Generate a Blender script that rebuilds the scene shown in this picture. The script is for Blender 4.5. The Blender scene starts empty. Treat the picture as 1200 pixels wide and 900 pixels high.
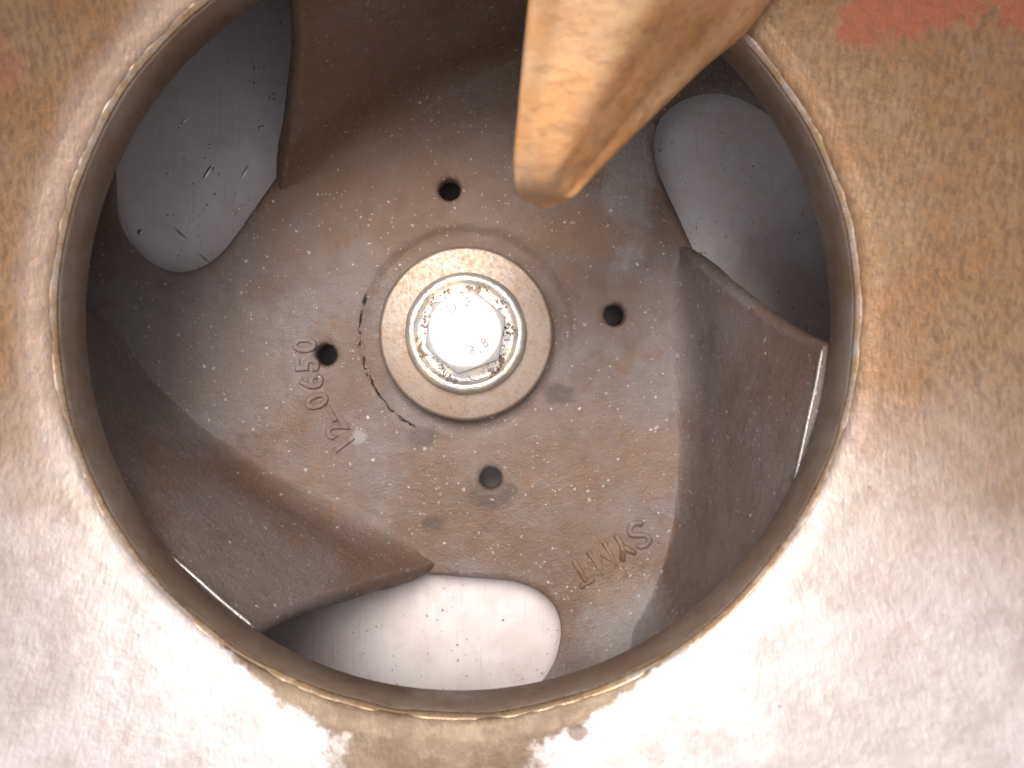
import bpy, bmesh, math, random
import numpy as np
from mathutils import Vector, Matrix, Euler, noise, geometry
random.seed(7)

# ------------------------------------------------------------------ camera, sky, sun, exposure
sc = bpy.context.scene
C = sc.collection
MM = 0.001
AXIS_H = 0.60                      # height of the pump axis above the ground (m)
# pump frame: x right, y up, z along the pump axis towards the viewer (mm); z = 0 is the impeller disc face
CAM = (6.1, -12.2, 275.0)
FPX, VPX, VPY = 1000.0, 569.0, 436.0


TILT = 52.0                        # the suction side looks up at this angle above the horizon
R_PUMP = Matrix.Rotation(math.radians(90.0 - TILT), 4, 'X')


def world_pt(x, y, z):
    return Vector((0, 0, AXIS_H)) + R_PUMP @ Vector((x * MM, y * MM, z * MM))


cam_d = bpy.data.cameras.new('camera')
cam = bpy.data.objects.new('camera', cam_d)
C.objects.link(cam)
cam_d.sensor_width = 36.0
cam_d.lens = 36.0 * FPX / 1200.0
cam_d.clip_start = 0.005
cam_d.clip_end = 500.0
cam.matrix_world = Matrix.Translation(world_pt(*CAM)) @ R_PUMP @ Euler((math.radians(-0.80), math.radians(-1.776), 0)).to_matrix().to_4x4()
cam_d.dof.use_dof = True
cam_d.dof.focus_distance = 0.255
cam_d.dof.aperture_fstop = 17.0
sc.camera = cam

SUN_LOCAL = Vector((-0.08, 0.40, 0.91)).normalized()     # towards the sun, in the pump frame
SUN_DIR = (R_PUMP.to_3x3() @ SUN_LOCAL).normalized()
SUN_EL, SUN_AZ = math.degrees(math.asin(SUN_DIR.z)), math.degrees(math.atan2(SUN_DIR.x, SUN_DIR.y))
w = bpy.data.worlds.new('World')
sc.world = w
w.use_nodes = True
nt = w.node_tree
bg = nt.nodes['Background']
sky = nt.nodes.new('ShaderNodeTexSky')
sky.sky_type = 'NISHITA'
sky.sun_disc = False
sky.sun_elevation = math.radians(SUN_EL)
sky.sun_rotation = math.radians(SUN_AZ)
sky.air_density = 1.0
sky.dust_density = 5.0
sky.ozone_density = 0.6
hs = nt.nodes.new('ShaderNodeHueSaturation')       # thin overcast: the sky's own blue, paled
hs.inputs['Saturation'].default_value = 0.35
nt.links.new(sky.outputs['Color'], hs.inputs['Color'])
nt.links.new(hs.outputs['Color'], bg.inputs['Color'])
bg.inputs['Strength'].default_value = 0.11

sun_d = bpy.data.lights.new('sun', 'SUN')
sun = bpy.data.objects.new('sun', sun_d)
C.objects.link(sun)
sun_d.energy = 1.5
sun_d.angle = math.radians(28)
sun_d.color = (1.0, 0.95, 0.88)
sun.rotation_euler = SUN_DIR.to_track_quat('Z', 'Y').to_euler()
sun.location = (0, 0, 3)

sc.view_settings.view_transform = 'Standard'
sc.view_settings.look = 'None'
sc.view_settings.gamma = 1.0
sc.view_settings.use_curve_mapping = False
sc.view_settings.exposure = 1.12
sc.render.engine = 'CYCLES'
sc.cycles.use_denoising = True
sc.cycles.use_adaptive_sampling = True
sc.cycles.adaptive_threshold = 0.03
sc.cycles.adaptive_min_samples = 16
sc.cycles.max_bounces = 5
sc.cycles.diffuse_bounces = 4
sc.cycles.glossy_bounces = 3


# ------------------------------------------------------------------ helpers
def px(x, y, depth):
    """a point in the pump frame (mm) from a place in the photograph and its depth from the viewer"""
    return (CAM[0] + (x - VPX) / FPX * depth, CAM[1] + (VPY - y) / FPX * depth, CAM[2] - depth)


def mesh_obj(name, verts, faces, mat, parent=None, smooth=True):
    me = bpy.data.meshes.new(name)
    me.from_pydata([(v[0] * MM, v[1] * MM, v[2] * MM) for v in verts], [], faces)
    me.validate()
    if smooth:
        me.polygons.foreach_set('use_smooth', [True] * len(me.polygons))
    me.materials.append(mat)
    o = bpy.data.objects.new(name, me)
    C.objects.link(o)
    if parent:
        o.parent = parent
    return o


def fix_normals(o):
    bm = bmesh.new()
    bm.from_mesh(o.data)
    bmesh.ops.recalc_face_normals(bm, faces=bm.faces)
    bm.to_mesh(o.data)
    bm.free()


def sharp(o, deg):
    o.data.set_sharp_from_angle(angle=math.radians(deg))


def thing(name, label, cat):
    o = bpy.data.objects.new(name, None)
    C.objects.link(o)
    o.empty_display_size = 0.02
    o.location = (0, 0, AXIS_H)
    o.rotation_euler = (math.radians(90.0 - TILT), 0, 0)
    o['label'] = label
    o['category'] = cat
    return o


def n3(x, y, z, s):
    return noise.noise(Vector((x * s, y * s, z * s)))


def fbm(x, y, z, s, oct=4):
    return noise.fractal(Vector((x * s, y * s, z * s)), 1.0, 2.0, oct)


def revolve(name, prof, n, mat, parent, rnoise=None, closed=True, loc=(0, 0)):
    """turn a profile of (r, z) about the axis; rnoise(theta, i, r, z) -> (dr, dz)"""
    m = len(prof)
    vs, fs = [], []
    for k in range(n):
        th = 2 * math.pi * k / n
        for i, (r, z) in enumerate(prof):
            dr, dz = rnoise(th, i, r, z) if rnoise else (0, 0)
            vs.append((loc[0] + (r + dr) * math.cos(th), loc[1] + (r + dr) * math.sin(th), z + dz))
    for k in range(n):
        k2 = (k + 1) % n
        for i in range(m if closed else m - 1):
            j = (i + 1) % m
            fs.append((k * m + i, k2 * m + i, k2 * m + j, k * m + j))
    o = mesh_obj(name, vs, fs, mat, parent)
    fix_normals(o)
    return o


# ------------------------------------------------------------------ material helper
class NT:
    def __init__(s, name):
        s.m = bpy.data.materials.new(name)
        s.m.use_nodes = True
        s.cache = {}
        s.t = s.m.node_tree
        s.b = s.t.nodes['Principled BSDF']
        tc = s.t.nodes.new('ShaderNodeTexCoord')
        s.co = s.vm('SCALE', tc.outputs['Object'], scale=1000.0)

    def n(s, typ, **kw):
        nd = s.t.nodes.new(typ)
        for k, v in kw.items():
            setattr(nd, k, v)
        return nd

    def L(s, a, b):
        s.t.links.new(a, b)

    def put(s, sock, v):
        if hasattr(v, 'links') or hasattr(v, 'is_output'):
            s.L(v, sock)
        else:
            sock.default_value = v

    def vm(s, op, a, b=None, scale=None):
        nd = s.n('ShaderNodeVectorMath', operation=op)
        s.put(nd.inputs[0], a)
        if b is not None:
            s.put(nd.inputs[1], b)
        if scale is not None:
            nd.inputs['Scale'].default_value = scale
        return nd.outputs['Value'] if op in ('LENGTH', 'DISTANCE', 'DOT_PRODUCT') else nd.outputs['Vector']

    def ma(s, op, a, b=0.0, c=None, clamp=False):
        nd = s.n('ShaderNodeMath', operation=op, use_clamp=clamp)
        s.put(nd.inputs[0], a)
        s.put(nd.inputs[1], b)
        if c is not None:
            s.put(nd.inputs[2], c)
        return nd.outputs[0]

    def noise(s, scale, detail=4.0, rough=0.55, co=None, dist=0.0):
        detail = min(detail, 4.0)
        key = (scale, detail, rough)
        if co is None and key in s.cache:
            return s.cache[key]
        nd = s.n('ShaderNodeTexNoise')
        s.put(nd.inputs['Vector'], s.co if co is None else co)
        nd.inputs['Scale'].default_value = scale
        nd.inputs['Detail'].default_value = detail
        nd.inputs['Roughness'].default_value = rough
        nd.inputs['Distortion'].default_value = dist
        if co is None:
            s.cache[key] = nd.outputs['Fac']
        return nd.outputs['Fac']

    def stretch(s, x, y, z, rot=(0, 0, 0), off=(0, 0, 0)):
        nd = s.n('ShaderNodeMapping')
        s.L(s.co, nd.inputs['Vector'])
        nd.inputs['Scale'].default_value = (x, y, z)
        nd.inputs['Rotation'].default_value = rot
        nd.inputs['Location'].default_value = off
        return nd.outputs['Vector']

    def ramp(s, f, a, b, va=0.0, vb=1.0, smooth=True):
        nd = s.n('ShaderNodeMapRange')
        nd.interpolation_type = 'SMOOTHSTEP' if smooth else 'LINEAR'
        s.put(nd.inputs['Value'], f)
        for k, v in (('From Min', a), ('From Max', b), ('To Min', va), ('To Max', vb)):
            nd.inputs[k].default_value = v
        return nd.outputs['Result']

    def mix(s, f, a, b):
        nd = s.n('ShaderNodeMix', data_type='RGBA')
        s.put(nd.inputs['Factor'], f)
        s.put(nd.inputs['A'] if False else nd.inputs[6], a if hasattr(a, 'is_output') else (*a, 1.0))
        s.put(nd.inputs[7], b if hasattr(b, 'is_output') else (*b, 1.0))
        return nd.outputs[2]

    def specks(s, scale, lo, hi, density=0.5, seed=0.0):
        """scattered spots of different sizes"""
        v = s.n('ShaderNodeTexVoronoi', feature='F1')
        wn_ = s.n('ShaderNodeTexNoise')
        s.L(s.co, wn_.inputs['Vector'])
        wn_.inputs['Scale'].default_value = 1.6
        wn_.inputs['Detail'].default_value = 2.0
        wv_ = s.vm('SCALE', s.vm('SUBTRACT', wn_.outputs['Color'], (0.5, 0.5, 0.5)), scale=1.5)
        s.L(s.vm('ADD', s.vm('ADD', s.co, (seed, seed * 1.7, seed * 0.3)), wv_), v.inputs['Vector'])
        v.inputs['Scale'].default_value = scale
        sep = s.n('ShaderNodeSeparateColor')
        s.L(v.outputs['Color'], sep.inputs[0])
        on = s.ramp(sep.outputs[0], 1.0 - density, 1.0 - density + 0.02)
        size = s.ramp(sep.outputs[1], 0, 1, lo, hi, smooth=False)
        d = s.ma('SUBTRACT', size, v.outputs['Distance'])
        d = s.ramp(d, 0.0, 0.06)
        return s.ma('MULTIPLY', d, on)

    def patch(s, c, r, nscale=0.25, namp=0.6, soft=0.25, co=None, sq=(1, 1, 1)):
        """an uneven stain round c (mm) with radius r"""
        dv = s.vm('SUBTRACT', s.co, (c[0], c[1], c[2]))
        dv = s.vm('MULTIPLY', dv, (1 / (r * sq[0]), 1 / (r * sq[1]), 1 / (r * sq[2])))
        d = s.vm('LENGTH', dv)
        nn = s.noise(0.12 if nscale < 0.2 else 0.3, 4.0, 0.65)
        d = s.ma('ADD', d, s.ma('MULTIPLY', s.ma('SUBTRACT', nn, 0.5), namp * 2))
        return s.ramp(d, 1.0 + soft, 1.0 - soft)

    def bump(s, hgt, dist, strength=1.0, prev=None):
        nd = s.n('ShaderNodeBump')
        nd.inputs['Strength'].default_value = strength
        nd.inputs['Distance'].default_value = dist * MM
        s.L(hgt, nd.inputs['Height'])
        if prev is not None:
            s.L(prev, nd.inputs['Normal'])
        return nd.outputs['Normal']

    def out(s, col, rough, metal=0.0, normal=None, spec=0.5):
        s.put(s.b.inputs['Base Color'], col if hasattr(col, 'is_output') else (*col, 1.0))
        s.put(s.b.inputs['Roughness'], rough)
        s.put(s.b.inputs['Metallic'], metal)
        s.b.inputs['Specular IOR Level'].default_value = spec
        if normal is not None:
            s.L(normal, s.b.inputs['Normal'])
        return s.m


def mat_cast(name, fine=1.0):
    """the impeller's cast iron: grey brown, rust tinted, peppered with pale specks"""
    k = NT(name)
    big = k.noise(0.022, 4, 0.6)
    mid = k.noise(0.11, 5, 0.65)
    col = k.mix(k.ramp(big, 0.38, 0.62), (0.136, 0.086, 0.063), (0.168, 0.136, 0.128))
    col = k.mix(k.ramp(mid, 0.50, 0.75), col, (0.122, 0.098, 0.086))
    rust = k.ma('MULTIPLY', k.ramp(k.noise(0.055, 6, 0.7), 0.56, 0.68), 0.55)
    col = k.mix(rust, col, (0.19, 0.098, 0.058))
    col = k.mix(k.ma('MULTIPLY', k.ramp(k.noise(0.9, 3, 0.7), 0.5, 0.8), 0.35), col, (0.075, 0.058, 0.050))
    # worn pale patches seen on the casting
    for c, r, sq, a in ((px(735, 235, 274), 11, (0.7, 1.7, 2), 0.55), (px(745, 178, 274), 9, (1, 1.2, 2), 0.5),
                        (px(421, 512, 275), 2.4, (1, 1, 2), 0.7),
                        (px(742, 735, 274), 14, (1.1, 1.2, 2), 0.5), (px(250, 430, 274), 24, (1.2, 1.0, 2), 0.25)):
        col = k.mix(k.ma('MULTIPLY', k.patch(c, r, 0.22, 0.7, 0.35, sq=sq), a), col, (0.27, 0.255, 0.25))
    for c, r, sq, a in ((px(690, 270, 274), 9, (1.9, 0.8, 2), 0.7), (px(640, 545, 274), 38, (1, 0.7, 2), 0.30),
                        (px(715, 675, 274), 10, (1, 1.2, 2), 0.5), (px(765, 540, 274), 10, (1, 1, 2), 0.5),
                        (px(470, 170, 274), 48, (1.5, 0.9, 2), 0.45), (px(340, 90, 250), 40, (1, 1, 2), 0.4)):
        col = k.mix(k.ma('MULTIPLY', k.patch(c, r, 0.15, 0.7, 0.45, sq=sq), a), col, (0.175, 0.098, 0.056))
    # black line of dried sludge along the edge of the hub recess (lower left)
    sx = k.n('ShaderNodeSeparateXYZ')
    k.L(k.co, sx.inputs[0])
    rr = k.ma('SQRT', k.ma('ADD', k.ma('MULTIPLY', sx.outputs[0], sx.outputs[0]), k.ma('MULTIPLY', sx.outputs[1], sx.outputs[1])))
    rr = k.ma('ADD', rr, k.ma('MULTIPLY', k.ma('SUBTRACT', k.noise(0.35, 4), 0.5), 2.6))
    line = k.ramp(k.ma('ABSOLUTE', k.ma('SUBTRACT', rr, 34.2)), 0.42, 0.15)
    ang = k.ma('ARCTAN2', sx.outputs[1], k.ma('MULTIPLY', sx.outputs[0], -1.0))     # 0 on the left side
    line = k.ma('MULTIPLY', line, k.ma('MULTIPLY', k.ramp(ang, 0.42, 0.34), k.ramp(ang, -1.12, -1.0)))
    line = k.ma('MULTIPLY', line, k.ramp(k.noise(0.30, 3), 0.44, 0.54))
    col = k.mix(line, col, (0.012, 0.010, 0.010))
    for c, r in ((px(497, 511, 275), 4.2), (px(655, 462, 275), 4.0), (px(507, 614, 275), 3.2), (px(575, 578, 275), 6.5)):
        col = k.mix(k.ma('MULTIPLY', k.patch(c, r, 0.4, 0.6, 0.4, sq=(1.2, 0.8, 2)), 0.55), col, (0.045, 0.035, 0.032))
    s1 = k.specks(0.30, 0.04, 0.21, 0.60)
    s2 = k.specks(0.80, 0.05, 0.34, 0.34, 31.0)
    s1 = k.ma('MULTIPLY', s1, k.ramp(k.noise(0.05, 3), 0.30, 0.52))
    s2 = k.ma('MULTIPLY', s2, k.ma('MULTIPLY', k.ramp(k.noise(0.08, 3, 0.5, k.stretch(1, 1, 1, off=(9, 4, 2))), 0.36, 0.56), 0.9))
    sp = k.ma('MAXIMUM', s1, s2)
    col = k.mix(k.ma('MULTIPLY', sp, k.ramp(k.noise(0.3, 3), 0.35, 0.65, 0.25, 0.8)), col, (0.60, 0.55, 0.51))
    rough = k.ramp(k.noise(0.2, 4), 0.3, 0.7, 0.40, 0.62)
    h = k.ma('ADD', k.ma('MULTIPLY', k.noise(1.3, 5, 0.7), 0.8), k.ma('MULTIPLY', k.noise(0.3, 3), 0.9))
    nrm = k.bump(h, 0.50 * fine, 0.9)
    nrm = k.bump(sp, 0.12, 0.6, nrm)
    nrm = k.bump(line, -0.5, 0.8, nrm)
    return k.out(col, rough, 0.22, nrm)


def mat_bowl():
    """weathered brown metal of the suction casing, with red paint rests and a wet brown stain"""
    k = NT('weathered_casing_metal')
    streak = k.noise(1.3, 4, 0.65, k.stretch(1.0, 0.28, 0.28))
    blot = k.noise(0.05, 5, 0.65)
    col = k.mix(k.ramp(blot, 0.30, 0.74), (0.225, 0.108, 0.042), (0.235, 0.142, 0.074))
    col = k.mix(k.ma('MULTIPLY', k.ramp(streak, 0.42, 0.64), 0.65), col, (0.115, 0.066, 0.036))
    col = k.mix(k.ma('MULTIPLY', k.ramp(k.noise(0.14, 5, 0.7), 0.52, 0.70), 0.30), col, (0.23, 0.165, 0.12))
    grit = k.noise(2.2, 3, 0.7)
    col = k.mix(k.ma('MULTIPLY', k.ramp(grit, 0.52, 0.70), 0.45), col, (0.29, 0.20, 0.125))
    # skylight put into the colour: lower half painted paler than the brown top
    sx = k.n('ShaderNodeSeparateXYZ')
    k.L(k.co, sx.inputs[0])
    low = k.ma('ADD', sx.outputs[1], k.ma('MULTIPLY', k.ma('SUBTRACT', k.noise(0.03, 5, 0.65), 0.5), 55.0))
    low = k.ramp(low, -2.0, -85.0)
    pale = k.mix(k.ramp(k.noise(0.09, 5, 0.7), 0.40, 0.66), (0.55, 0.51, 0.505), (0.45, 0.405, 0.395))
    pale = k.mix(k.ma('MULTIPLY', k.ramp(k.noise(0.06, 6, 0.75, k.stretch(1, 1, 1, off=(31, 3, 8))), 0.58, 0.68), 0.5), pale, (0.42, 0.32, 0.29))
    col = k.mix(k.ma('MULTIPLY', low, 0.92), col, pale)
    # greyer band along the lip, widest on the left
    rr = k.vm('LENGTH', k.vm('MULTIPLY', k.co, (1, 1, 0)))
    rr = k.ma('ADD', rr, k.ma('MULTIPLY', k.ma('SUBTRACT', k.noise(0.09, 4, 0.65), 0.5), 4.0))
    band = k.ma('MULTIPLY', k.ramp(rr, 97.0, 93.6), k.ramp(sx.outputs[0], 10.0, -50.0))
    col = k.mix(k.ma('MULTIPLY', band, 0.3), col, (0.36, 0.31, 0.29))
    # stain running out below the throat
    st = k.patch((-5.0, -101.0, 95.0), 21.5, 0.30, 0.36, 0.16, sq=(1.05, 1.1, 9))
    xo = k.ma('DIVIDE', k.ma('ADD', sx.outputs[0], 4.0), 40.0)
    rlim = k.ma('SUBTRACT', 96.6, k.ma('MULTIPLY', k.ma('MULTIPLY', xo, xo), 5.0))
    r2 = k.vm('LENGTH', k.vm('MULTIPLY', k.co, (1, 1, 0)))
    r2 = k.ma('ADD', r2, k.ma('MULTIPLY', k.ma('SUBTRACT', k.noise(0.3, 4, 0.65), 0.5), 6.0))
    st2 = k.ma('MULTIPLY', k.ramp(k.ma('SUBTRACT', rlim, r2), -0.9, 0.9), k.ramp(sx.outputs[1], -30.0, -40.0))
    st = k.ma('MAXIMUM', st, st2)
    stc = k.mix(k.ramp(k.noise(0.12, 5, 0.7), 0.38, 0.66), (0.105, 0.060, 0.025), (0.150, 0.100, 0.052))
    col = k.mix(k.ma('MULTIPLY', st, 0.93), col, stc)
    dot = k.patch((25.5, -91.5, 95.0), 1.9, 0.5, 0.4, 0.2, sq=(1.3, 0.8, 9))
    col = k.mix(k.ma('MULTIPLY', dot, 0.8), col, (0.12, 0.075, 0.062))
    # rests of red paint
    red = k.patch((92.5, 62.0, 98.5), 13.0, 0.22, 1.0, 0.22, sq=(1.0, 0.42, 4))
    red = k.ma('MAXIMUM', red, k.patch((109.5, 59.0, 107.0), 6.0, 0.22, 1.0, 0.22, sq=(0.8, 1.0, 4)))
    red = k.ma('MAXIMUM', red, k.ma('MULTIPLY', k.patch((-95.0, 52.0, 98.0), 5.0, 0.3, 0.9, 0.3, sq=(0.8, 1.5, 3)), 0.5))
    col = k.mix(k.ma('MULTIPLY', red, k.ramp(streak, 0.35, 0.6, 0.85, 0.55)), col, (0.30, 0.075, 0.04))
    red = k.ma('MULTIPLY', red, k.ramp(k.noise(0.2, 4, 0.7), 0.42, 0.50))
    sp = k.specks(0.22, 0.02, 0.13, 0.25, 5.0)
    col = k.mix(k.ma('MULTIPLY', sp, 0.5), col, (0.13, 0.085, 0.06))
    rough = k.ramp(k.noise(0.3, 4), 0.3, 0.7, 0.46, 0.60)
    rough = k.ma('ADD', rough, k.ma('MULTIPLY', red, 0.2))
    h = k.ma('ADD', k.ma('MULTIPLY', streak, 0.6), k.noise(0.35, 4, 0.6))
    nrm = k.bump(h, 0.34, 0.8)
    nrm = k.bump(st, -0.15, 0.5, nrm)
    return k.out(col, rough, 0.40, nrm)


def mat_ring():
    k = NT('worn_throat_metal')
    col = k.mix(k.ramp(k.noise(0.06, 5, 0.65), 0.35, 0.65), (0.215, 0.155, 0.112), (0.27, 0.225, 0.19))
    col = k.mix(k.ma('MULTIPLY', k.ramp(k.noise(0.35, 4, 0.7), 0.5, 0.75), 0.5), col, (0.12, 0.08, 0.055))
    rough = k.ramp(k.noise(0.25, 4), 0.3, 0.7, 0.30, 0.46)
    nrm = k.bump(k.noise(0.5, 5, 0.65), 0.22, 0.6)
    return k.out(col, rough, 0.6, nrm)


def mat_lip():
    k = NT('bare_lip_metal')
    col = k.mix(k.ramp(k.noise(0.16, 5, 0.7), 0.35, 0.62), (0.36, 0.29, 0.24), (0.30, 0.19, 0.10))
    col = k.mix(k.ma('MULTIPLY', k.ramp(k.noise(0.5, 4, 0.7), 0.55, 0.7), 0.4), col, (0.55, 0.45, 0.32))
    # oily brown part at the bottom of the throat
    st = k.patch((-7.0, -89.0, 88.0), 40.0, 0.11, 0.22, 0.06, sq=(0.95, 0.24, 9))
    col = k.mix(k.ma('MULTIPLY', st, 0.85), col, (0.20, 0.135, 0.075))
    rough = k.ramp(k.noise(0.5, 4), 0.3, 0.7, 0.22, 0.42)
    h = k.noise(0.45, 5, 0.7)
    return k.out(col, rough, 0.6, k.bump(h, 0.2, 0.6))


def mat_plate():
    """bare machined steel behind the impeller, brushed and pitted"""
    k = NT('bare_steel_plate')
    br = k.noise(0.9, 4, 0.6, k.stretch(1.0, 0.06, 1.0, rot=(0, 0, math.radians(62))))
    col = k.mix(k.ramp(k.noise(0.04, 5, 0.65), 0.38, 0.64), (0.72, 0.66, 0.66), (0.66, 0.58, 0.57))
    col = k.mix(k.ma('MULTIPLY', k.ramp(k.noise(0.10, 6, 0.75), 0.50, 0.70), 0.35), col, (0.46, 0.37, 0.34))
    col = k.mix(k.ma('MULTIPLY', k.ramp(br, 0.45, 0.7), 0.16), col, (0.55, 0.49, 0.47))
    sc_ = k.noise(1.1, 3, 0.6, k.stretch(1.0, 0.05, 1.0, rot=(0, 0, math.radians(-35))))
    col = k.mix(k.ma('MULTIPLY', k.ramp(sc_, 0.60, 0.70), 0.35), col, (0.42, 0.36, 0.34))
    p1 = k.specks(0.60, 0.04, 0.26, 0.50, 3.0)
    p1 = k.ma('MULTIPLY', p1, k.ramp(k.noise(0.07, 3), 0.44, 0.54))
    p2 = k.specks(0.22, 0.02, 0.13, 0.30, 17.0)
    pit = k.ma('MAXIMUM', p1, p2)
    col = k.mix(k.ma('MULTIPLY', pit, 0.8), col, (0.11, 0.085, 0.08))
    # rusty hollow beside the right vane
    rs = k.patch((103, 14, -10), 20, 0.12, 0.6, 0.5, sq=(1.0, 1.1, 2))
    col = k.mix(k.ma('MULTIPLY', rs, 0.35), col, (0.16, 0.062, 0.055))
    rough = k.ramp(k.noise(0.2, 5), 0.3, 0.7, 0.30, 0.48)
    nrm = k.bump(br, 0.06, 0.6)
    nrm = k.bump(pit, -0.25, 0.8, nrm)
    return k.out(col, rough, 0.2, nrm)


def mat_washer():
    k = NT('rusty_washer_steel')
    g = k.noise(0.9, 5, 0.75)
    col = k.mix(k.ramp(k.noise(0.09, 5, 0.7), 0.35, 0.65), (0.265, 0.18, 0.128), (0.285, 0.225, 0.185))
    col = k.mix(k.ma('MULTIPLY', k.ramp(g, 0.52, 0.72), 0.7), col, (0.17, 0.095, 0.06))
    col = k.mix(k.ma('MULTIPLY', k.specks(0.7, 0.03, 0.22, 0.25, 2.0), 0.6), col, (0.09, 0.06, 0.05))
    rough = k.ramp(g, 0.3, 0.7, 0.36, 0.55)
    return k.out(col, rough, 0.6, k.bump(g, 0.16, 0.7))


def mat_zinc(name, chips):
    k = NT(name)
    col = k.mix(k.ramp(k.noise(0.25, 4, 0.6), 0.4, 0.65), (0.56, 0.525, 0.52), (0.50, 0.455, 0.43))
    if chips:
        rr = k.vm('LENGTH', k.vm('MULTIPLY', k.co, (1, 1, 0)))
        band = k.ma('MULTIPLY', k.ramp(rr, 11.0, 12.0), k.ramp(rr, 16.6, 15.6))
        ch = k.ma('MULTIPLY', band, k.ramp(k.noise(0.32, 5, 0.75), 0.55, 0.60))
        ch2 = k.ma('MULTIPLY', k.ramp(k.noise(0.8, 5, 0.75), 0.60, 0.66), 0.3)
        ch = k.ma('MAXIMUM', ch, ch2)
        gold = k.ramp(k.noise(0.12, 4), 0.45, 0.6)
        col = k.mix(k.ma('MULTIPLY', gold, 0.6), col, (0.80, 0.68, 0.46))
        col = k.mix(k.ma('MULTIPLY', ch, 0.85), col, (0.17, 0.09, 0.075))
        nrm = k.bump(ch, -0.25, 0.8)
        nrm = k.bump(k.noise(0.9, 4), 0.25, 0.7, nrm)
        return k.out(col, k.ramp(ch, 0, 1, 0.34, 0.6), 0.7, nrm)
    g = k.noise(0.7, 4, 0.6)
    return k.out(col, k.ramp(g, 0.3, 0.7, 0.40, 0.52), 0.55, k.bump(g, 0.08, 0.5))


def mat_plain(name, col, rough, metal, bscale=0.6, bamt=0.1):
    k = NT(name)
    g = k.noise(bscale, 5, 0.7)
    c = k.mix(k.ramp(g, 0.35, 0.7), col, tuple(v * 0.62 for v in col))
    return k.out(c, k.ramp(g, 0.3, 0.7, rough, rough + 0.15), metal, k.bump(g, bamt, 0.7))


M_cast = mat_cast('cast_impeller_metal')
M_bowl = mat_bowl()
M_ring = mat_ring()
M_lip = mat_lip()
M_plate = mat_plate()
M_washer = mat_washer()
M_lock = mat_zinc('chipped_zinc', True)
M_bolt = mat_zinc('bolt_zinc', False)
M_mark = mat_plain('grade_mark_zinc', (0.44, 0.41, 0.405), 0.5, 0.4)
M_edge = mat_plain('machined_edge_metal', (0.62, 0.58, 0.54), 0.22, 0.9, 1.2, 0.15)
M_gouge = mat_plain('fresh_gouge_metal', (0.50, 0.45, 0.40), 0.3, 0.8, 1.5, 0.1)
M_dark = mat_plain('volute_cast_iron', (0.12, 0.085, 0.065), 0.6, 0.3)


def mat_rib():
    k = NT('ochre_rib_metal')
    col = k.mix(k.ramp(k.noise(0.05, 5, 0.65), 0.36, 0.64), (0.56, 0.275, 0.110), (0.53, 0.325, 0.175))
    col = k.mix(k.ma('MULTIPLY', k.ramp(k.noise(0.35, 5, 0.7, k.stretch(0.5, 1.4, 1)), 0.44, 0.66), 0.6), col, (0.36, 0.175, 0.082))
    tip = k.patch(px(615, 205, 172), 6.0, 0.2, 0.5, 0.5)
    col = k.mix(k.ma('MULTIPLY', tip, 0.5), col, (0.24, 0.185, 0.15))
    h = k.ma('ADD', k.noise(0.25, 5, 0.6), k.ma('MULTIPLY', k.noise(0.9, 4), 0.4))
    return k.out(col, k.ramp(k.noise(0.3, 4), 0.3, 0.7, 0.42, 0.58), 0.35, k.bump(h, 0.35, 0.7))


M_rib = mat_rib()

# ------------------------------------------------------------------ the casing: bowl, throat ring, volute wall, rib
R_TH = 87.9
casing = thing('pump_casing', 'weathered brown round pump suction casing with skylit pale lower rim and ochre rib', 'pump casing')


def bowl_z(r):
    """height of the bowl's inner face at radius r"""
    s = max(0.0, r - 92.5)
    return 87.2 + 0.60 * s + 0.014 * s * s


def ring_wave(th):
    c, s_ = math.cos(th), math.sin(th)
    return 0.55 * noise.noise(Vector((c * 2.2, s_ * 2.2, 3.0))) + 0.30 * noise.noise(Vector((c * 6, s_ * 6, 8.0)))


def bowl_noise(th, i, r, z):
    x, y = r * math.cos(th), r * math.sin(th)
    if i < 2:
        return ring_wave(th) * 0.8 + 0.3 * n3(x, y, z, 0.3) * i, 0.3 * ring_wave(th)
    return 0.0, 0.45 * fbm(x, y, z, 0.03, 3) + 0.12 * n3(x, y, z, 0.16)


prof = [(R_TH + 1.25, 85.6), (R_TH + 1.9, 86.3), (R_TH + 2.9, 86.9)] + [(93.2 + t, bowl_z(93.2 + t)) for t in np.concatenate([[0, 0.7], np.linspace(1.8, 58, 60)])]
rmax, zmax = prof[-1]
prof += [(rmax + 5, zmax + 1), (rmax + 9, zmax - 4), (rmax + 9, zmax - 40), (rmax - 40, 78.0), (R_TH + 3.0, 78.0)]
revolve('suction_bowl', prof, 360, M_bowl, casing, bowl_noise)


def ring_noise(th, i, r, z):
    if 3 <= i <= 6:
        wv = ring_wave(th)
        lowz = max(0.0, -math.sin(th))
        chip = max(0.0, noise.noise(Vector((math.cos(th) * 9, math.sin(th) * 9, 1.0))) - 0.05) * (0.3 + 1.0 * lowz)
        return wv * 0.8 + chip * 0.9, -chip * 0.9 + 0.3 * wv
    return 0.10 * noise.noise(Vector((math.cos(th) * 5, math.sin(th) * 5, z * 0.1))), 0.0


prof = [(97.0, 72.2), (R_TH + 0.5, 72.2), (R_TH, 72.8), (R_TH, 83.6), (R_TH + 0.35, 84.6), (R_TH + 1.1, 85.3)]
lip_start = len(prof) - 1
prof_ring = prof[:5] + [(R_TH + 0.9, 85.0), (R_TH + 2.0, 84.0), (97.0, 80.0)]
revolve('throat_ring', prof_ring, 360, M_ring, casing, ring_noise)


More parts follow.
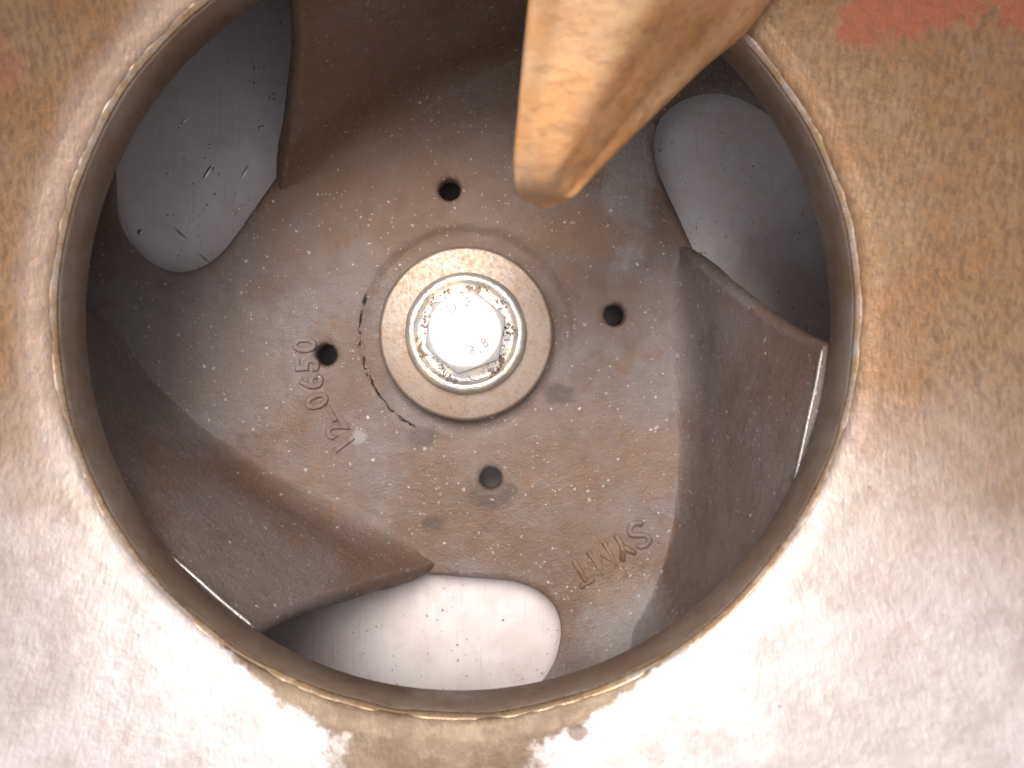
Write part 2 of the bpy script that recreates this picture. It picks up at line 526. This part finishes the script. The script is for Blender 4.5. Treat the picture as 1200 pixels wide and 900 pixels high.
def lip_noise(th, i, r, z):
    x, y = r * math.cos(th), r * math.sin(th)
    lowz = max(0.0, -math.sin(th))
    wv = ring_wave(th)
    chip = max(0.0, noise.noise(Vector((math.cos(th) * 9, math.sin(th) * 9, 1.0))) - 0.05) * (0.3 + 1.0 * lowz)
    if i == 0:
        return wv * 0.8 + chip * 0.9, -chip * 0.9 + 0.3 * wv
    if i < 5:
        a = 0.05 + 0.55 * max(0.0, -math.cos(th + 0.6))
        return wv * 0.8 + 0.16 * a * fbm(x, y, z, 0.12, 2), 0.12 * a * fbm(x, y, z, 0.18, 3) + 0.3 * wv - chip * 0.5
    return 0, 0


prof = [(R_TH + 0.42, 84.75), (R_TH + 0.75, 85.25), (R_TH + 1.15, 85.62), (R_TH + 1.5, 85.95), (R_TH + 1.9, 86.12), (R_TH + 2.2, 85.5), (R_TH + 1.2, 84.4)]
revolve('throat_lip', prof, 600, M_lip, casing, lip_noise)

prof = [(96.0, 77.6), (96.0, 72.6), (150.0, 72.6), (150.0, -34.0), (168.0, -34.0), (168.0, 77.6)]
o = revolve('volute_wall', prof, 160, M_dark, casing)
sharp(o, 30)

casing.location = (0.0008, 0, AXIS_H)

# rib: a rounded splitter that runs out of the throat towards the viewer and grows into the bowl's top
ST = [  # left, ridge, right and back edge: place in the photograph and depth
    ((615, 238, 178), (630, 239, 178), (647, 240, 179), (632, 236, 182)),
    ((604, 230, 173), (632, 229, 171), (667, 231, 175), (636, 220, 183)),
    ((599, 212, 170), (640, 207, 166), (688, 209, 176), (644, 200, 188)),
    ((599, 185, 168), (655, 180, 163), (706, 190, 177), (662, 170, 191)),
    ((605, 130, 164), (682, 125, 159), (760, 135, 180), (690, 110, 196)),
    ((612, 65, 160), (718, 60, 155), (820, 76, 184), (730, 30, 200)),
    ((620, 0, 156), (755, -5, 150), (872, 28, 187), (770, -50, 204)),
    ((634, -110, 149), (800, -120, 142), (930, -60, 184), (820, -150, 204)),
    ((652, -260, 141), (850, -270, 133), (1000, -200, 172), (880, -280, 200)),
    ((680, -430, 133), (900, -440, 124), (1090, -380, 150), (930, -430, 190)),
]


def catmull(P, nseg):
    P = np.array(P, float)
    out = []
    for i in range(len(P) - 1):
        p0, p1, p2, p3 = P[max(i - 1, 0)], P[i], P[i + 1], P[min(i + 2, len(P) - 1)]
        for k in range(nseg):
            t = k / nseg
            out.append(0.5 * (2 * p1 + (p2 - p0) * t + (2 * p0 - 5 * p1 + 4 * p2 - p3) * t * t + (3 * p1 - p0 - 3 * p2 + p3) * t ** 3))
    out.append(P[-1])
    return np.array(out)


secs = []
for st in ST:
    l, m, r, b = [np.array(px(*q)) for q in st]
    lm = 0.62 * l + 0.38 * m
    lm[2] += 0.42 * abs(m[2] - l[2])
    lm[0] -= 0.3
    secs.append([l, lm, m, m * 0.66 + r * 0.34 + np.array((0, 0, 0.14)) * abs(m[2] - r[2]), m * 0.3 + r * 0.7 + np.array((0, 0, 0.16)) * abs(m[2] - r[2]), r, b])
secs = np.array(secs)                               # station, corner, xyz
NCOR = secs.shape[1]
rows = np.array([catmull(secs[:, c], 8) for c in range(NCOR)]).transpose(1, 0, 2)
ring_rows = []
for row in rows:
    cl = np.vstack([row, row[:1]])
    ext = []
    n = len(row)
    for i in range(n):
        p0, p1, p2, p3 = row[i - 1], row[i], row[(i + 1) % n], row[(i + 2) % n]
        for k in range(8):
            t = k / 8
            ext.append(0.5 * (2 * p1 + (p2 - p0) * t + (2 * p0 - 5 * p1 + 4 * p2 - p3) * t * t + (3 * p1 - p0 - 3 * p2 + p3) * t ** 3))
    ring_rows.append(ext)
NS, NR = len(ring_rows), len(ring_rows[0])
vs = []
for row in ring_rows:
    for p in row:
        f = 0.35 * fbm(p[0], p[1], p[2], 0.07, 3)
        vs.append((p[0] + f * 0.4, p[1] + f * 0.3, p[2] + f))
fs = []
for i in range(NS - 1):
    for j in range(NR):
        j2 = (j + 1) % NR
        fs.append((i * NR + j, (i + 1) * NR + j, (i + 1) * NR + j2, i * NR + j2))
vs.append(tuple(np.mean(ring_rows[0], axis=0) + np.array((0, -1.2, 0))))
for j in range(NR):
    fs.append((j, (j + 1) % NR, len(vs) - 1))
vs.append(tuple(np.mean(ring_rows[-1], axis=0)))
for j in range(NR):
    fs.append(((NS - 1) * NR + (j + 1) % NR, (NS - 1) * NR + j, len(vs) - 1))
o = mesh_obj('splitter_rib', vs, fs, M_rib, casing)
fix_normals(o)
o['label'] = 'smooth ochre rib reaching down over the throat'

# ------------------------------------------------------------------ the steel plate behind the impeller
Z_PL = -10.0
plate = thing('back_plate', 'pale bare steel plate showing through the three slots behind the impeller', 'steel plate')
prof = [(10.0, Z_PL - 26), (63, Z_PL - 26), (66, Z_PL - 1.0), (67, Z_PL), (149.0, Z_PL), (149.0, Z_PL - 9), (80.0, Z_PL - 9), (78.0, Z_PL - 34), (10.0, Z_PL - 34)]
o = revolve('plate_face', prof, 256, M_plate, plate)
sharp(o, 25)


def gouge(cx, cy, ang, ln, wd, hgt):
    d = CAM[2] - Z_PL
    x, y, _ = px(cx, cy, d)
    vs, fs = [], []
    n = 9
    for i in range(n):
        t = i / (n - 1)
        ww = wd * math.sin(math.pi * min(max(t, 0.02), 0.98)) ** 0.8
        for sgn, h in ((-1, 0.02), (0.25, hgt * math.sin(math.pi * t) + 0.03), (1, 0.02)):
            lx, ly = (t - 0.5) * ln, sgn * ww * 0.5
            vs.append((x + lx * math.cos(ang) - ly * math.sin(ang), y + lx * math.sin(ang) + ly * math.cos(ang), Z_PL + h))
    for i in range(n - 1):
        for j in range(2):
            a = i * 3 + j
            fs.append((a, a + 3, a + 4, a + 1))
    return mesh_obj('gouge', vs, fs, M_gouge, plate)


for cx, cy, deg, ln, wd in ((248, 205, 58, 6.5, 1.1), (290, 206, 62, 6.0, 1.0), (283, 248, 55, 5.0, 0.8), (217, 276, -42, 6.0, 0.6),
                            (246, 306, -38, 7.0, 0.7), (222, 146, 40, 4.0, 0.6), (170, 274, 70, 2.0, 1.6), (310, 152, 10, 1.8, 0.8)):
    gouge(cx, cy, math.radians(deg), ln, wd, 0.5)

# ------------------------------------------------------------------ the impeller
impeller = thing('pump_impeller', 'grey brown cast impeller with three curved vanes and slots inside the throat', 'impeller')
R_DISC = 130.0
T_DISC = 7.0


def pol(r, deg):
    return (r * math.cos(math.radians(deg)), r * math.sin(math.radians(deg)))


# one third of the disc's outline (angles in the frame of the right-hand vane), open notch between the vane root and its rounded end
NOTCH = [(130.0, 30.0), (122.4, 34.6), (119.5, 37.5), (116.0, 41.0), (110.0, 44.6), (102.0, 47.3), (94.0, 48.0), (87.0, 46.0), (82.2, 41.8), (79.8, 36.5), (78.6, 30.5),
         (78.2, 25.0), (78.6, 18.0), (80.5, 8.0), (84.5, -4.0), (91.0, -14.0), (101.0, -22.0), (114.0, -27.0), (130.0, -29.5)]


def notch_for(first):
    pts = [np.array(pol(r, a)) for r, a in first + NOTCH[2:]]
    return [pts[0]] + list(catmull(pts[1:-1], 6)) + [pts[-1]]


outline = []
for rot in (0, -120, -240):
    c, s_ = math.cos(math.radians(rot)), math.sin(math.radians(rot))
    notch = notch_for([(130.0, 24.5), (125.6, 29.0), (122.4, 33.8)] if rot == 0 else NOTCH[:2])
    outline += [(p[0] * c - p[1] * s_, p[0] * s_ + p[1] * c) for p in notch]
    a0, a1 = -29.5 + rot, (24.5 if rot == -240 else 30.0) - 120 + rot
    for k in range(1, 30):
        outline.append(pol(R_DISC, a0 + (a1 - a0) * k / 30))
outline = outline[::-1]                             # counter-clockwise
HOLES = [px(527, 223, 275)[:2], px(721, 369, 275)[:2], px(575, 561, 275)[:2], px(383, 416, 275)[:2]]
loops = [outline]
for hx, hy in HOLES:
    loops.append([(hx + 3.55 * math.cos(-2 * math.pi * k / 28), hy + 3.55 * math.sin(-2 * math.pi * k / 28)) for k in range(28)])
loops.append([(6.0 * math.cos(-2 * math.pi * k / 32), 6.0 * math.sin(-2 * math.pi * k / 32)) for k in range(32)])


def inside_loop(P, loop):
    L = np.array(loop)
    x, y = P[:, 0], P[:, 1]
    ins = np.zeros(len(P), bool)
    for a, b in zip(L, np.roll(L, -1, axis=0)):
        cond = (a[1] > y) != (b[1] > y)
        with np.errstate(divide='ignore', invalid='ignore'):
            xi = a[0] + (y - a[1]) / (b[1] - a[1] + 1e-12) * (b[0] - a[0])
        ins ^= cond & (x < xi)
    return ins


def offset_loop(loop, d):
    L = np.array(loop)
    t = np.roll(L, -1, axis=0) - np.roll(L, 1, axis=0)
    t /= np.linalg.norm(t, axis=1)[:, None] + 1e-9
    nrm = np.stack([-t[:, 1], t[:, 0]], axis=1)     # to the left: into the material
    return [tuple(p) for p in L + nrm * d]


def disc_z(x, y):
    r = math.hypot(x, y)
    z = 0.45 * fbm(x, y, 0.0, 0.028, 3) + 0.10 * n3(x, y, 5.0, 0.2)
    z *= min(1.0, max(0.0, (r - 22) / 20))
    # hub recess
    rec = 34.0 + 0.5 * n3(x, y, 2.0, 0.25)
    t = min(1.0, max(0.0, (rec + 0.8 - r) / 1.6))
    z -= 1.5 * t * t * (3 - 2 * t)
    # the casting lifts gently towards the rim between the vanes
    z += 0.0011 * max(0.0, r - 62) ** 2
    return z


bound, inner = [], []
for lp in loops:
    bound.append(lp)
    inner.append(offset_loop(lp, 0.9))
verts2, edges2 = [], []
spans = []
for lp in bound + inner:
    s0 = len(verts2)
    verts2 += [Vector((p[0], p[1])) for p in lp]
    n = len(lp)
    edges2 += [(s0 + i, s0 + (i + 1) % n) for i in range(n)]
    spans.append((s0, n))
NB = sum(len(l) for l in bound)
g = []
step = 1.7
for iy in range(-75, 76):
    for ix in range(-75, 76):
        g.append(((ix + (iy % 2) * 0.5) * step + random.uniform(-.2, .2), iy * step * 0.9 + random.uniform(-.2, .2)))
G = np.array(g)
ok = inside_loop(G, outline)
for lp in loops[1:]:
    ok &= ~inside_loop(G, lp)
allb = np.array([(v.x, v.y) for v in verts2])
near = np.ones(len(G), bool)
for i in range(0, len(G), 2000):
    d = np.min(np.linalg.norm(G[i:i + 2000, None, :] - allb[None], axis=2), axis=1)
    near[i:i + 2000] = d > 1.0
G = G[ok & near]
verts2 += [Vector((p[0], p[1])) for p in G]
vo, eo, fo, ov, oe, of = geometry.delaunay_2d_cdt(verts2, edges2, [], 0, 1e-6)
P2 = np.array([(v.x, v.y) for v in vo])
F2 = np.array([f for f in fo])
cen = P2[F2].mean(axis=1)
ok = inside_loop(cen, outline)
for lp in loops[1:]:
    ok &= ~inside_loop(cen, lp)
F2 = F2[ok]
new_of = {}
for i, src in enumerate(ov):
    for q in src:
        new_of[q] = i
edge_set = set(new_of[i] for i in range(NB))
V3 = []
for i, p in enumerate(P2):
    V3.append((p[0], p[1], disc_z(p[0], p[1]) - (0.75 if i in edge_set else 0.0)))
F3 = [tuple(int(q) for q in f) for f in F2]
for (s0, n), lp in zip(spans[:len(bound)], bound):
    bot = len(V3)
    low_lp = offset_loop(lp, 3.2) if n > 60 else lp
    for i in range(n):
        V3.append((low_lp[i][0], low_lp[i][1], -T_DISC))
    for i in range(n):
        j = (i + 1) % n
        F3.append((new_of[s0 + i], bot + i, bot + j, new_of[s0 + j]))
disc = mesh_obj('disc', V3, F3, M_cast, impeller)
sharp(disc, 55)

# vanes: swept walls that grow out of the disc in a hollow curve and lean out to the throat
BASE = [(74.0, 27.0), (74.0, 17.0), (75.8, 5.0), (80.0, -11.0), (89.0, -27.0), (101.5, -41.0), (112.0, -51.0), (121.0, -60.0)]
TOP = [(87.6, -4.6), (87.2, -10.0), (87.3, -16.0), (89.0, -24.0), (93.0, -34.0), (101.0, -46.0), (111.0, -57.0), (121.0, -66.0)]
bpts = catmull([pol(*q) for q in BASE], 6)
tpts = catmull([pol(*q) for q in TOP], 6)
NV = 40
Z_TOP = 70.6
# section of the wall: a hollow of about 14 mm radius, then a leaning flank (fractions of reach and height)
_arc = [(14 * math.sin(a), 14 * (1 - math.cos(a))) for a in np.linspace(0, math.radians(79), 18)]
_run = [(_arc[-1][0] + q * 11.0, _arc[-1][1] + q * (70.0 - _arc[-1][1])) for q in np.linspace(0, 1, NV - 17)[1:]]
PROFILE = [(h / (_arc[-1][0] + 11.0), z / 70.0) for h, z in _arc + _run]
grid = []
NU = len(bpts)
for ui, (b, t) in enumerate(zip(bpts, tpts)):
    row = []
    sink = 5.0 * max(0.0, 1 - ui / (NU * 0.12))
    for k in range(NV):
        v = k / (NV - 1)
        lead = min(1.0, ui / (NU * 0.34))
        lead = lead * lead * (3 - 2 * lead)
        hx, hz = PROFILE[k]
        zl = v ** 1.9
        hx = hx * lead + (0.33 * math.sqrt(zl) + 0.67 * (1 - (1 - zl) ** 1.6)) * (1 - lead)
        hz = hz * lead + zl * (1 - lead)
        x, y = b[0] + (t[0] - b[0]) * hx, b[1] + (t[1] - b[1]) * hx
        # throw the foot of the wall a little towards the axis so it meets the disc in a hollow
        foot = -13.0 * (1 - hx) * lead
        rr = math.hypot(x, y)
        x += x / rr * foot
        y += y / rr * foot
        z = disc_z(x, y) * (1 - hz) - 0.22 * max(0.0, 1 - 6 * v) - sink * (1 - v) + Z_TOP * hz
        f = 0.35 * fbm(x, y, z, 0.05, 3) * min(1, 4 * v)
        row.append(np.array((x + x / rr * f * min(1, 8 * (1 - v)), y + y / rr * f * min(1, 8 * (1 - v)), z)))
    grid.append(row)
grid = np.array(grid)
NU = len(grid)
dU = np.gradient(grid, axis=0)
dV = np.gradient(grid, axis=1)
nrm = np.cross(dU, dV)
nrm /= np.linalg.norm(nrm, axis=2)[:, :, None] + 1e-9
mid = grid[NU // 3, NV * 2 // 3]
if np.dot(nrm[NU // 3, NV * 2 // 3][:2], mid[:2]) > 0:
    nrm = -nrm                                       # towards the axis
TH = (np.clip(0.9 + 6.1 * np.linspace(0, 1, NV) / 0.45, 0, 6.8))[None, :, None]
back = grid - nrm * TH
back[:, -1, 2] = Z_TOP
back[:, -2, 2] = np.minimum(back[:, -2, 2], Z_TOP - 1.5)
V3, F3 = [], []
# rounded nose: rows from the back face round to the front face, then along the vane, then the back face
ut = grid[0] - grid[1]
ut -= nrm[0] * np.sum(ut * nrm[0], axis=1)[:, None]
ut /= np.linalg.norm(ut, axis=1)[:, None]
rows = []
BUL = np.ones((NV, 1))
for a in range(1, 8):
    ph = math.pi * a / 8
    cmid = 0.5 * (grid[0] + back[0])
    half = 0.5 * np.linalg.norm(grid[0] - back[0], axis=1)[:, None]
    q = cmid - nrm[0] * half * math.cos(ph) + ut * half * 0.75 * math.sin(ph) * BUL
    q[-1, 2] = Z_TOP
    rows.append(q)
rows += [grid[i] for i in range(NU)]
rows += [back[i] for i in range(NU - 1, -1, -1)]
NRW = len(rows)
for r_ in rows:
    V3 += [tuple(p) for p in r_]
for i in range(NRW):
    i2 = (i + 1) % NRW
    for k in range(NV - 1):
        F3.append((i * NV + k, i2 * NV + k, i2 * NV + k + 1, i * NV + k + 1))
# machined flat top
top_f = [i * NV + NV - 1 for i in range(NRW)]
nose = 7
for i in range(NU - 1):
    a, b2 = nose + i, nose + i + 1
    c2, d2 = NRW - 1 - i, NRW - 2 - i
    F3.append((a * NV + NV - 1, b2 * NV + NV - 1, d2 * NV + NV - 1, c2 * NV + NV - 1))
F3.append(tuple(top_f[:nose + 1] + [top_f[-1]]))
vane = mesh_obj('vane', V3, F3, M_cast, impeller)
fix_normals(vane)
sharp(vane, 50)
# bright worn strip along the top corner of the wall
VE, FE = [], []
for i in range(0, 30):
    p, n_ = grid[i, -1], nrm[i, -1]
    q = grid[i, -2] + (p - grid[i, -2]) * (0.90 + 0.12 * n3(i * 0.6, 0, 0, 1.0))
    VE += [tuple(q + n_ * 0.10), tuple(p + n_ * 0.28 + np.array((0, 0, -0.1))), tuple(p - n_ * 0.35 + np.array((0, 0, 0.25)))]
    if i:
        a = (i - 1) * 3
        FE += [(a, a + 3, a + 4, a + 1), (a + 1, a + 4, a + 5, a + 2)]
edge = mesh_obj('machined_edge', VE, FE, M_edge, vane)
fix_normals(edge)
for rot in (-120, 120):                              # turned in the mesh, so the casting's grain runs on over all three
    Rz = Matrix.Rotation(math.radians(rot), 4, 'Z')
    v2 = vane.copy()
    v2.data = vane.data.copy()
    v2.data.transform(Rz)
    C.objects.link(v2)
    v2.parent = impeller
    e2 = edge.copy()
    e2.data = edge.data.copy()
    e2.data.transform(Rz)
    C.objects.link(e2)
    e2.parent = v2


# cast lettering
def letter(ch, cx, cy, ang, size, depth, mat, parent, name='raised_character', hgt=0.55, zbase=None, bev=0.45, wid=1.0, off=0.0):
    cu = bpy.data.curves.new('tmp_text', 'FONT')
    cu.body = ch
    cu.size = size
    cu.align_x = 'CENTER'
    cu.align_y = 'CENTER'
    cu.extrude = hgt * 0.5
    cu.bevel_depth = bev
    cu.bevel_resolution = 2
    cu.offset = off
    cu.resolution_u = 4
    to = bpy.data.objects.new('tmp_text', cu)
    C.objects.link(to)
    dg = bpy.context.evaluated_depsgraph_get()
    me = bpy.data.meshes.new_from_object(to.evaluated_get(dg))
    bpy.data.objects.remove(to)
    x, y, z = px(cx, cy, depth)
    if zbase is None:
        zbase = disc_z(x, y)
    c, s_ = math.cos(ang), math.sin(ang)
    vs = [(x + (v.co.x * wid * c - v.co.y * s_), y + (v.co.x * wid * s_ + v.co.y * c), zbase + v.co.z) for v in me.vertices]
    fs = [tuple(p.vertices) for p in me.polygons]
    bpy.data.meshes.remove(me)
    o = mesh_obj(name, vs, fs, mat, parent, smooth=True)
    sharp(o, 60)
    return o


for ch, cx, cy, deg in (('1', 405, 519, 128), ('2', 396, 501, 124), ('-', 387, 486, 118), ('0', 374, 469, 112), ('6', 368, 447, 103),
                        ('5', 363, 427, 96), ('0', 360, 404, 90)):
    letter(ch, cx, cy, math.radians(deg), 10.0, 275, M_cast, impeller, hgt=1.0, bev=0.32, off=0.06, wid=1.7 if ch == '-' else 1.0)
STROKES = {   # pen lines of the cast letters on a 6 x 8 mm field
    'S': [[(2.2, 2.6), (1.2, 3.7), (-0.4, 4.0), (-1.9, 3.3), (-2.2, 1.9), (-1.2, 0.7), (0.6, -0.2), (2.0, -1.2), (2.2, -2.6), (1.2, -3.7), (-0.5, -4.0), (-2.0, -3.4), (-2.4, -2.4)]],
    'Y': [[(-2.4, 4.0), (0, 0.2)], [(2.4, 4.0), (0, 0.2), (0, -4.0)]],
    'M': [[(-2.9, -4.0), (-2.7, 4.0), (0, -2.2), (2.7, 4.0), (2.9, -4.0)]],
    'T': [[(-2.4, 3.9), (2.4, 3.9)], [(0, 3.9), (0, -4.0)]],
}
RIDGE = [(-1.05, -0.15), (-0.85, 0.30), (-0.55, 0.62), (0.0, 0.72), (0.55, 0.62), (0.85, 0.30), (1.05, -0.15)]


def stroke_letter(ch, cx, cy, ang):
    x0, y0, _ = px(cx, cy, 275)
    c, s_ = math.cos(ang), math.sin(ang)
    V, F = [], []

    def add(lx, ly, h):
        x, y = x0 + lx * c - ly * s_, y0 + lx * s_ + ly * c
        V.append((x, y, disc_z(x, y) + h))

    for ln in STROKES[ch]:
        P = np.array(ln, float)
        for i in range(len(P)):
            d0 = P[i] - P[i - 1] if i else P[1] - P[0]
            d1 = P[i + 1] - P[i] if i < len(P) - 1 else d0
            d0, d1 = d0 / np.linalg.norm(d0), d1 / np.linalg.norm(d1)
            t = d0 + d1
            t /= np.linalg.norm(t)
            k = min(1.35, 1.0 / max(0.3, float(np.dot(t, d1))))
            nx, ny = -t[1] * k, t[0] * k
            if i == 0:
                for w_, h in RIDGE:
                    add(P[i][0] - d1[0] * 0.5 + nx * w_ * 0.7, P[i][1] - d1[1] * 0.5 + ny * w_ * 0.7, h * 0.2 - 0.15)
            for w_, h in RIDGE:
                add(P[i][0] + nx * w_, P[i][1] + ny * w_, h)
            if i == len(P) - 1:
                for w_, h in RIDGE:
                    add(P[i][0] + d1[0] * 0.5 + nx * w_ * 0.7, P[i][1] + d1[1] * 0.5 + ny * w_ * 0.7, h * 0.2 - 0.15)
        m_, rows_ = len(RIDGE), len(P) + 2
        base = len(V) - m_ * rows_
        for i in range(rows_ - 1):
            for j in range(m_ - 1):
                q = base + i * m_ + j
                F.append((q, q + 1, q + m_ + 1, q + m_))
    o = mesh_obj('raised_character', V, F, M_cast, impeller)
    me = o.data
    if sum(p.normal.z for p in me.polygons) < 0:
        me.flip_normals()
    return o


for ch, cx, cy in (('S', 750, 628), ('Y', 730, 641), ('M', 707, 655), ('T', 681, 672)):
    stroke_letter(ch, cx, cy, math.radians(211))

# hub hardware
Z_W = 5.0
wn = lambda th, i, r, z: (0.10 * noise.noise(Vector((math.cos(th) * 6, math.sin(th) * 6, i * 0.3))), 0.0)
prof = [(7.0, Z_W), (26.4, Z_W), (27.2, Z_W - 0.25), (27.6, Z_W - 0.9), (27.6, -1.3), (7.0, -1.3)]
o = revolve('flat_washer', prof, 160, M_washer, impeller, wn)
sharp(o, 50)
o['label'] = 'thick rusty flat washer'
ZL = Z_W
prof = [(8.0, ZL + 3.2), (12.8, ZL + 3.2), (14.0, ZL + 2.9), (15.2, ZL + 3.0), (16.0, ZL + 3.8), (16.8, ZL + 4.1), (17.9, ZL + 3.8), (18.8, ZL + 2.8), (19.2, ZL + 1.0), (19.2, ZL - 0.1), (8.0, ZL - 0.1)]
ln_ = lambda th, i, r, z: (0.22 * noise.noise(Vector((math.cos(th) * 4, math.sin(th) * 4, i * 0.4))), 0.22 * noise.noise(Vector((math.cos(th) * 5, math.sin(th) * 5, 4 + i * 0.5))) if 1 < i < 8 else 0.0)
o = revolve('lock_washer', prof, 128, M_lock, impeller, ln_)
o['label'] = 'chipped pale lock washer'

# hex bolt head: hexagon cut by a chamfer cone
ZB0, ZB1 = ZL + 2.9, ZL + 13.0
HR = 13.1
n = 96
vs, fs = [], []
zring = []


def hex_r(th):
    a = (math.degrees(th) - 20.0) % 60.0 - 30.0
    return HR * math.cos(math.radians(30)) / math.cos(math.radians(a))


rows = []
for k in range(n):
    th = 2 * math.pi * k / n
    r = hex_r(th)
    R_CH = HR * math.cos(math.radians(30)) * 0.985
    zc = ZB1 - (r - R_CH) * 0.62 - 0.15
    rows.append([(r, ZB0), (r, zc - 0.35), (r - 0.15, zc), (R_CH * 0.965, ZB1 - 0.05), (R_CH * 0.93, ZB1), (R_CH * 0.5, ZB1 - 0.08)])
m = 6
for k in range(n):
    th = 2 * math.pi * k / n
    for r, z in rows[k]:
        vs.append((r * math.cos(th), r * math.sin(th), z))
for k in range(n):
    k2 = (k + 1) % n
    for i in range(m - 1):
        fs.append((k * m + i, k2 * m + i, k2 * m + i + 1, k * m + i + 1))
vs.append((0, 0, ZB1 - 0.1))
for k in range(n):
    fs.append((k * m + m - 1, ((k + 1) % n) * m + m - 1, len(vs) - 1))
bolt = mesh_obj('hex_bolt', vs, fs, M_bolt, impeller)
fix_normals(bolt)
sharp(bolt, 24)
bolt['label'] = 'bright hexagonal bolt head at the centre of the impeller'
dB = CAM[2] - ZB1
for ch, cx, cy, deg in (('D', 530, 361, 28), ('E', 548, 354, -4), ('8', 568, 402, 36), ('.', 561, 409, 36), ('8', 553, 411, 20)):
    letter(ch, cx, cy, math.radians(deg), 4.2, dB, M_mark, bolt, 'grade_mark', hgt=0.3, zbase=ZB1 - 0.02, bev=0.06)
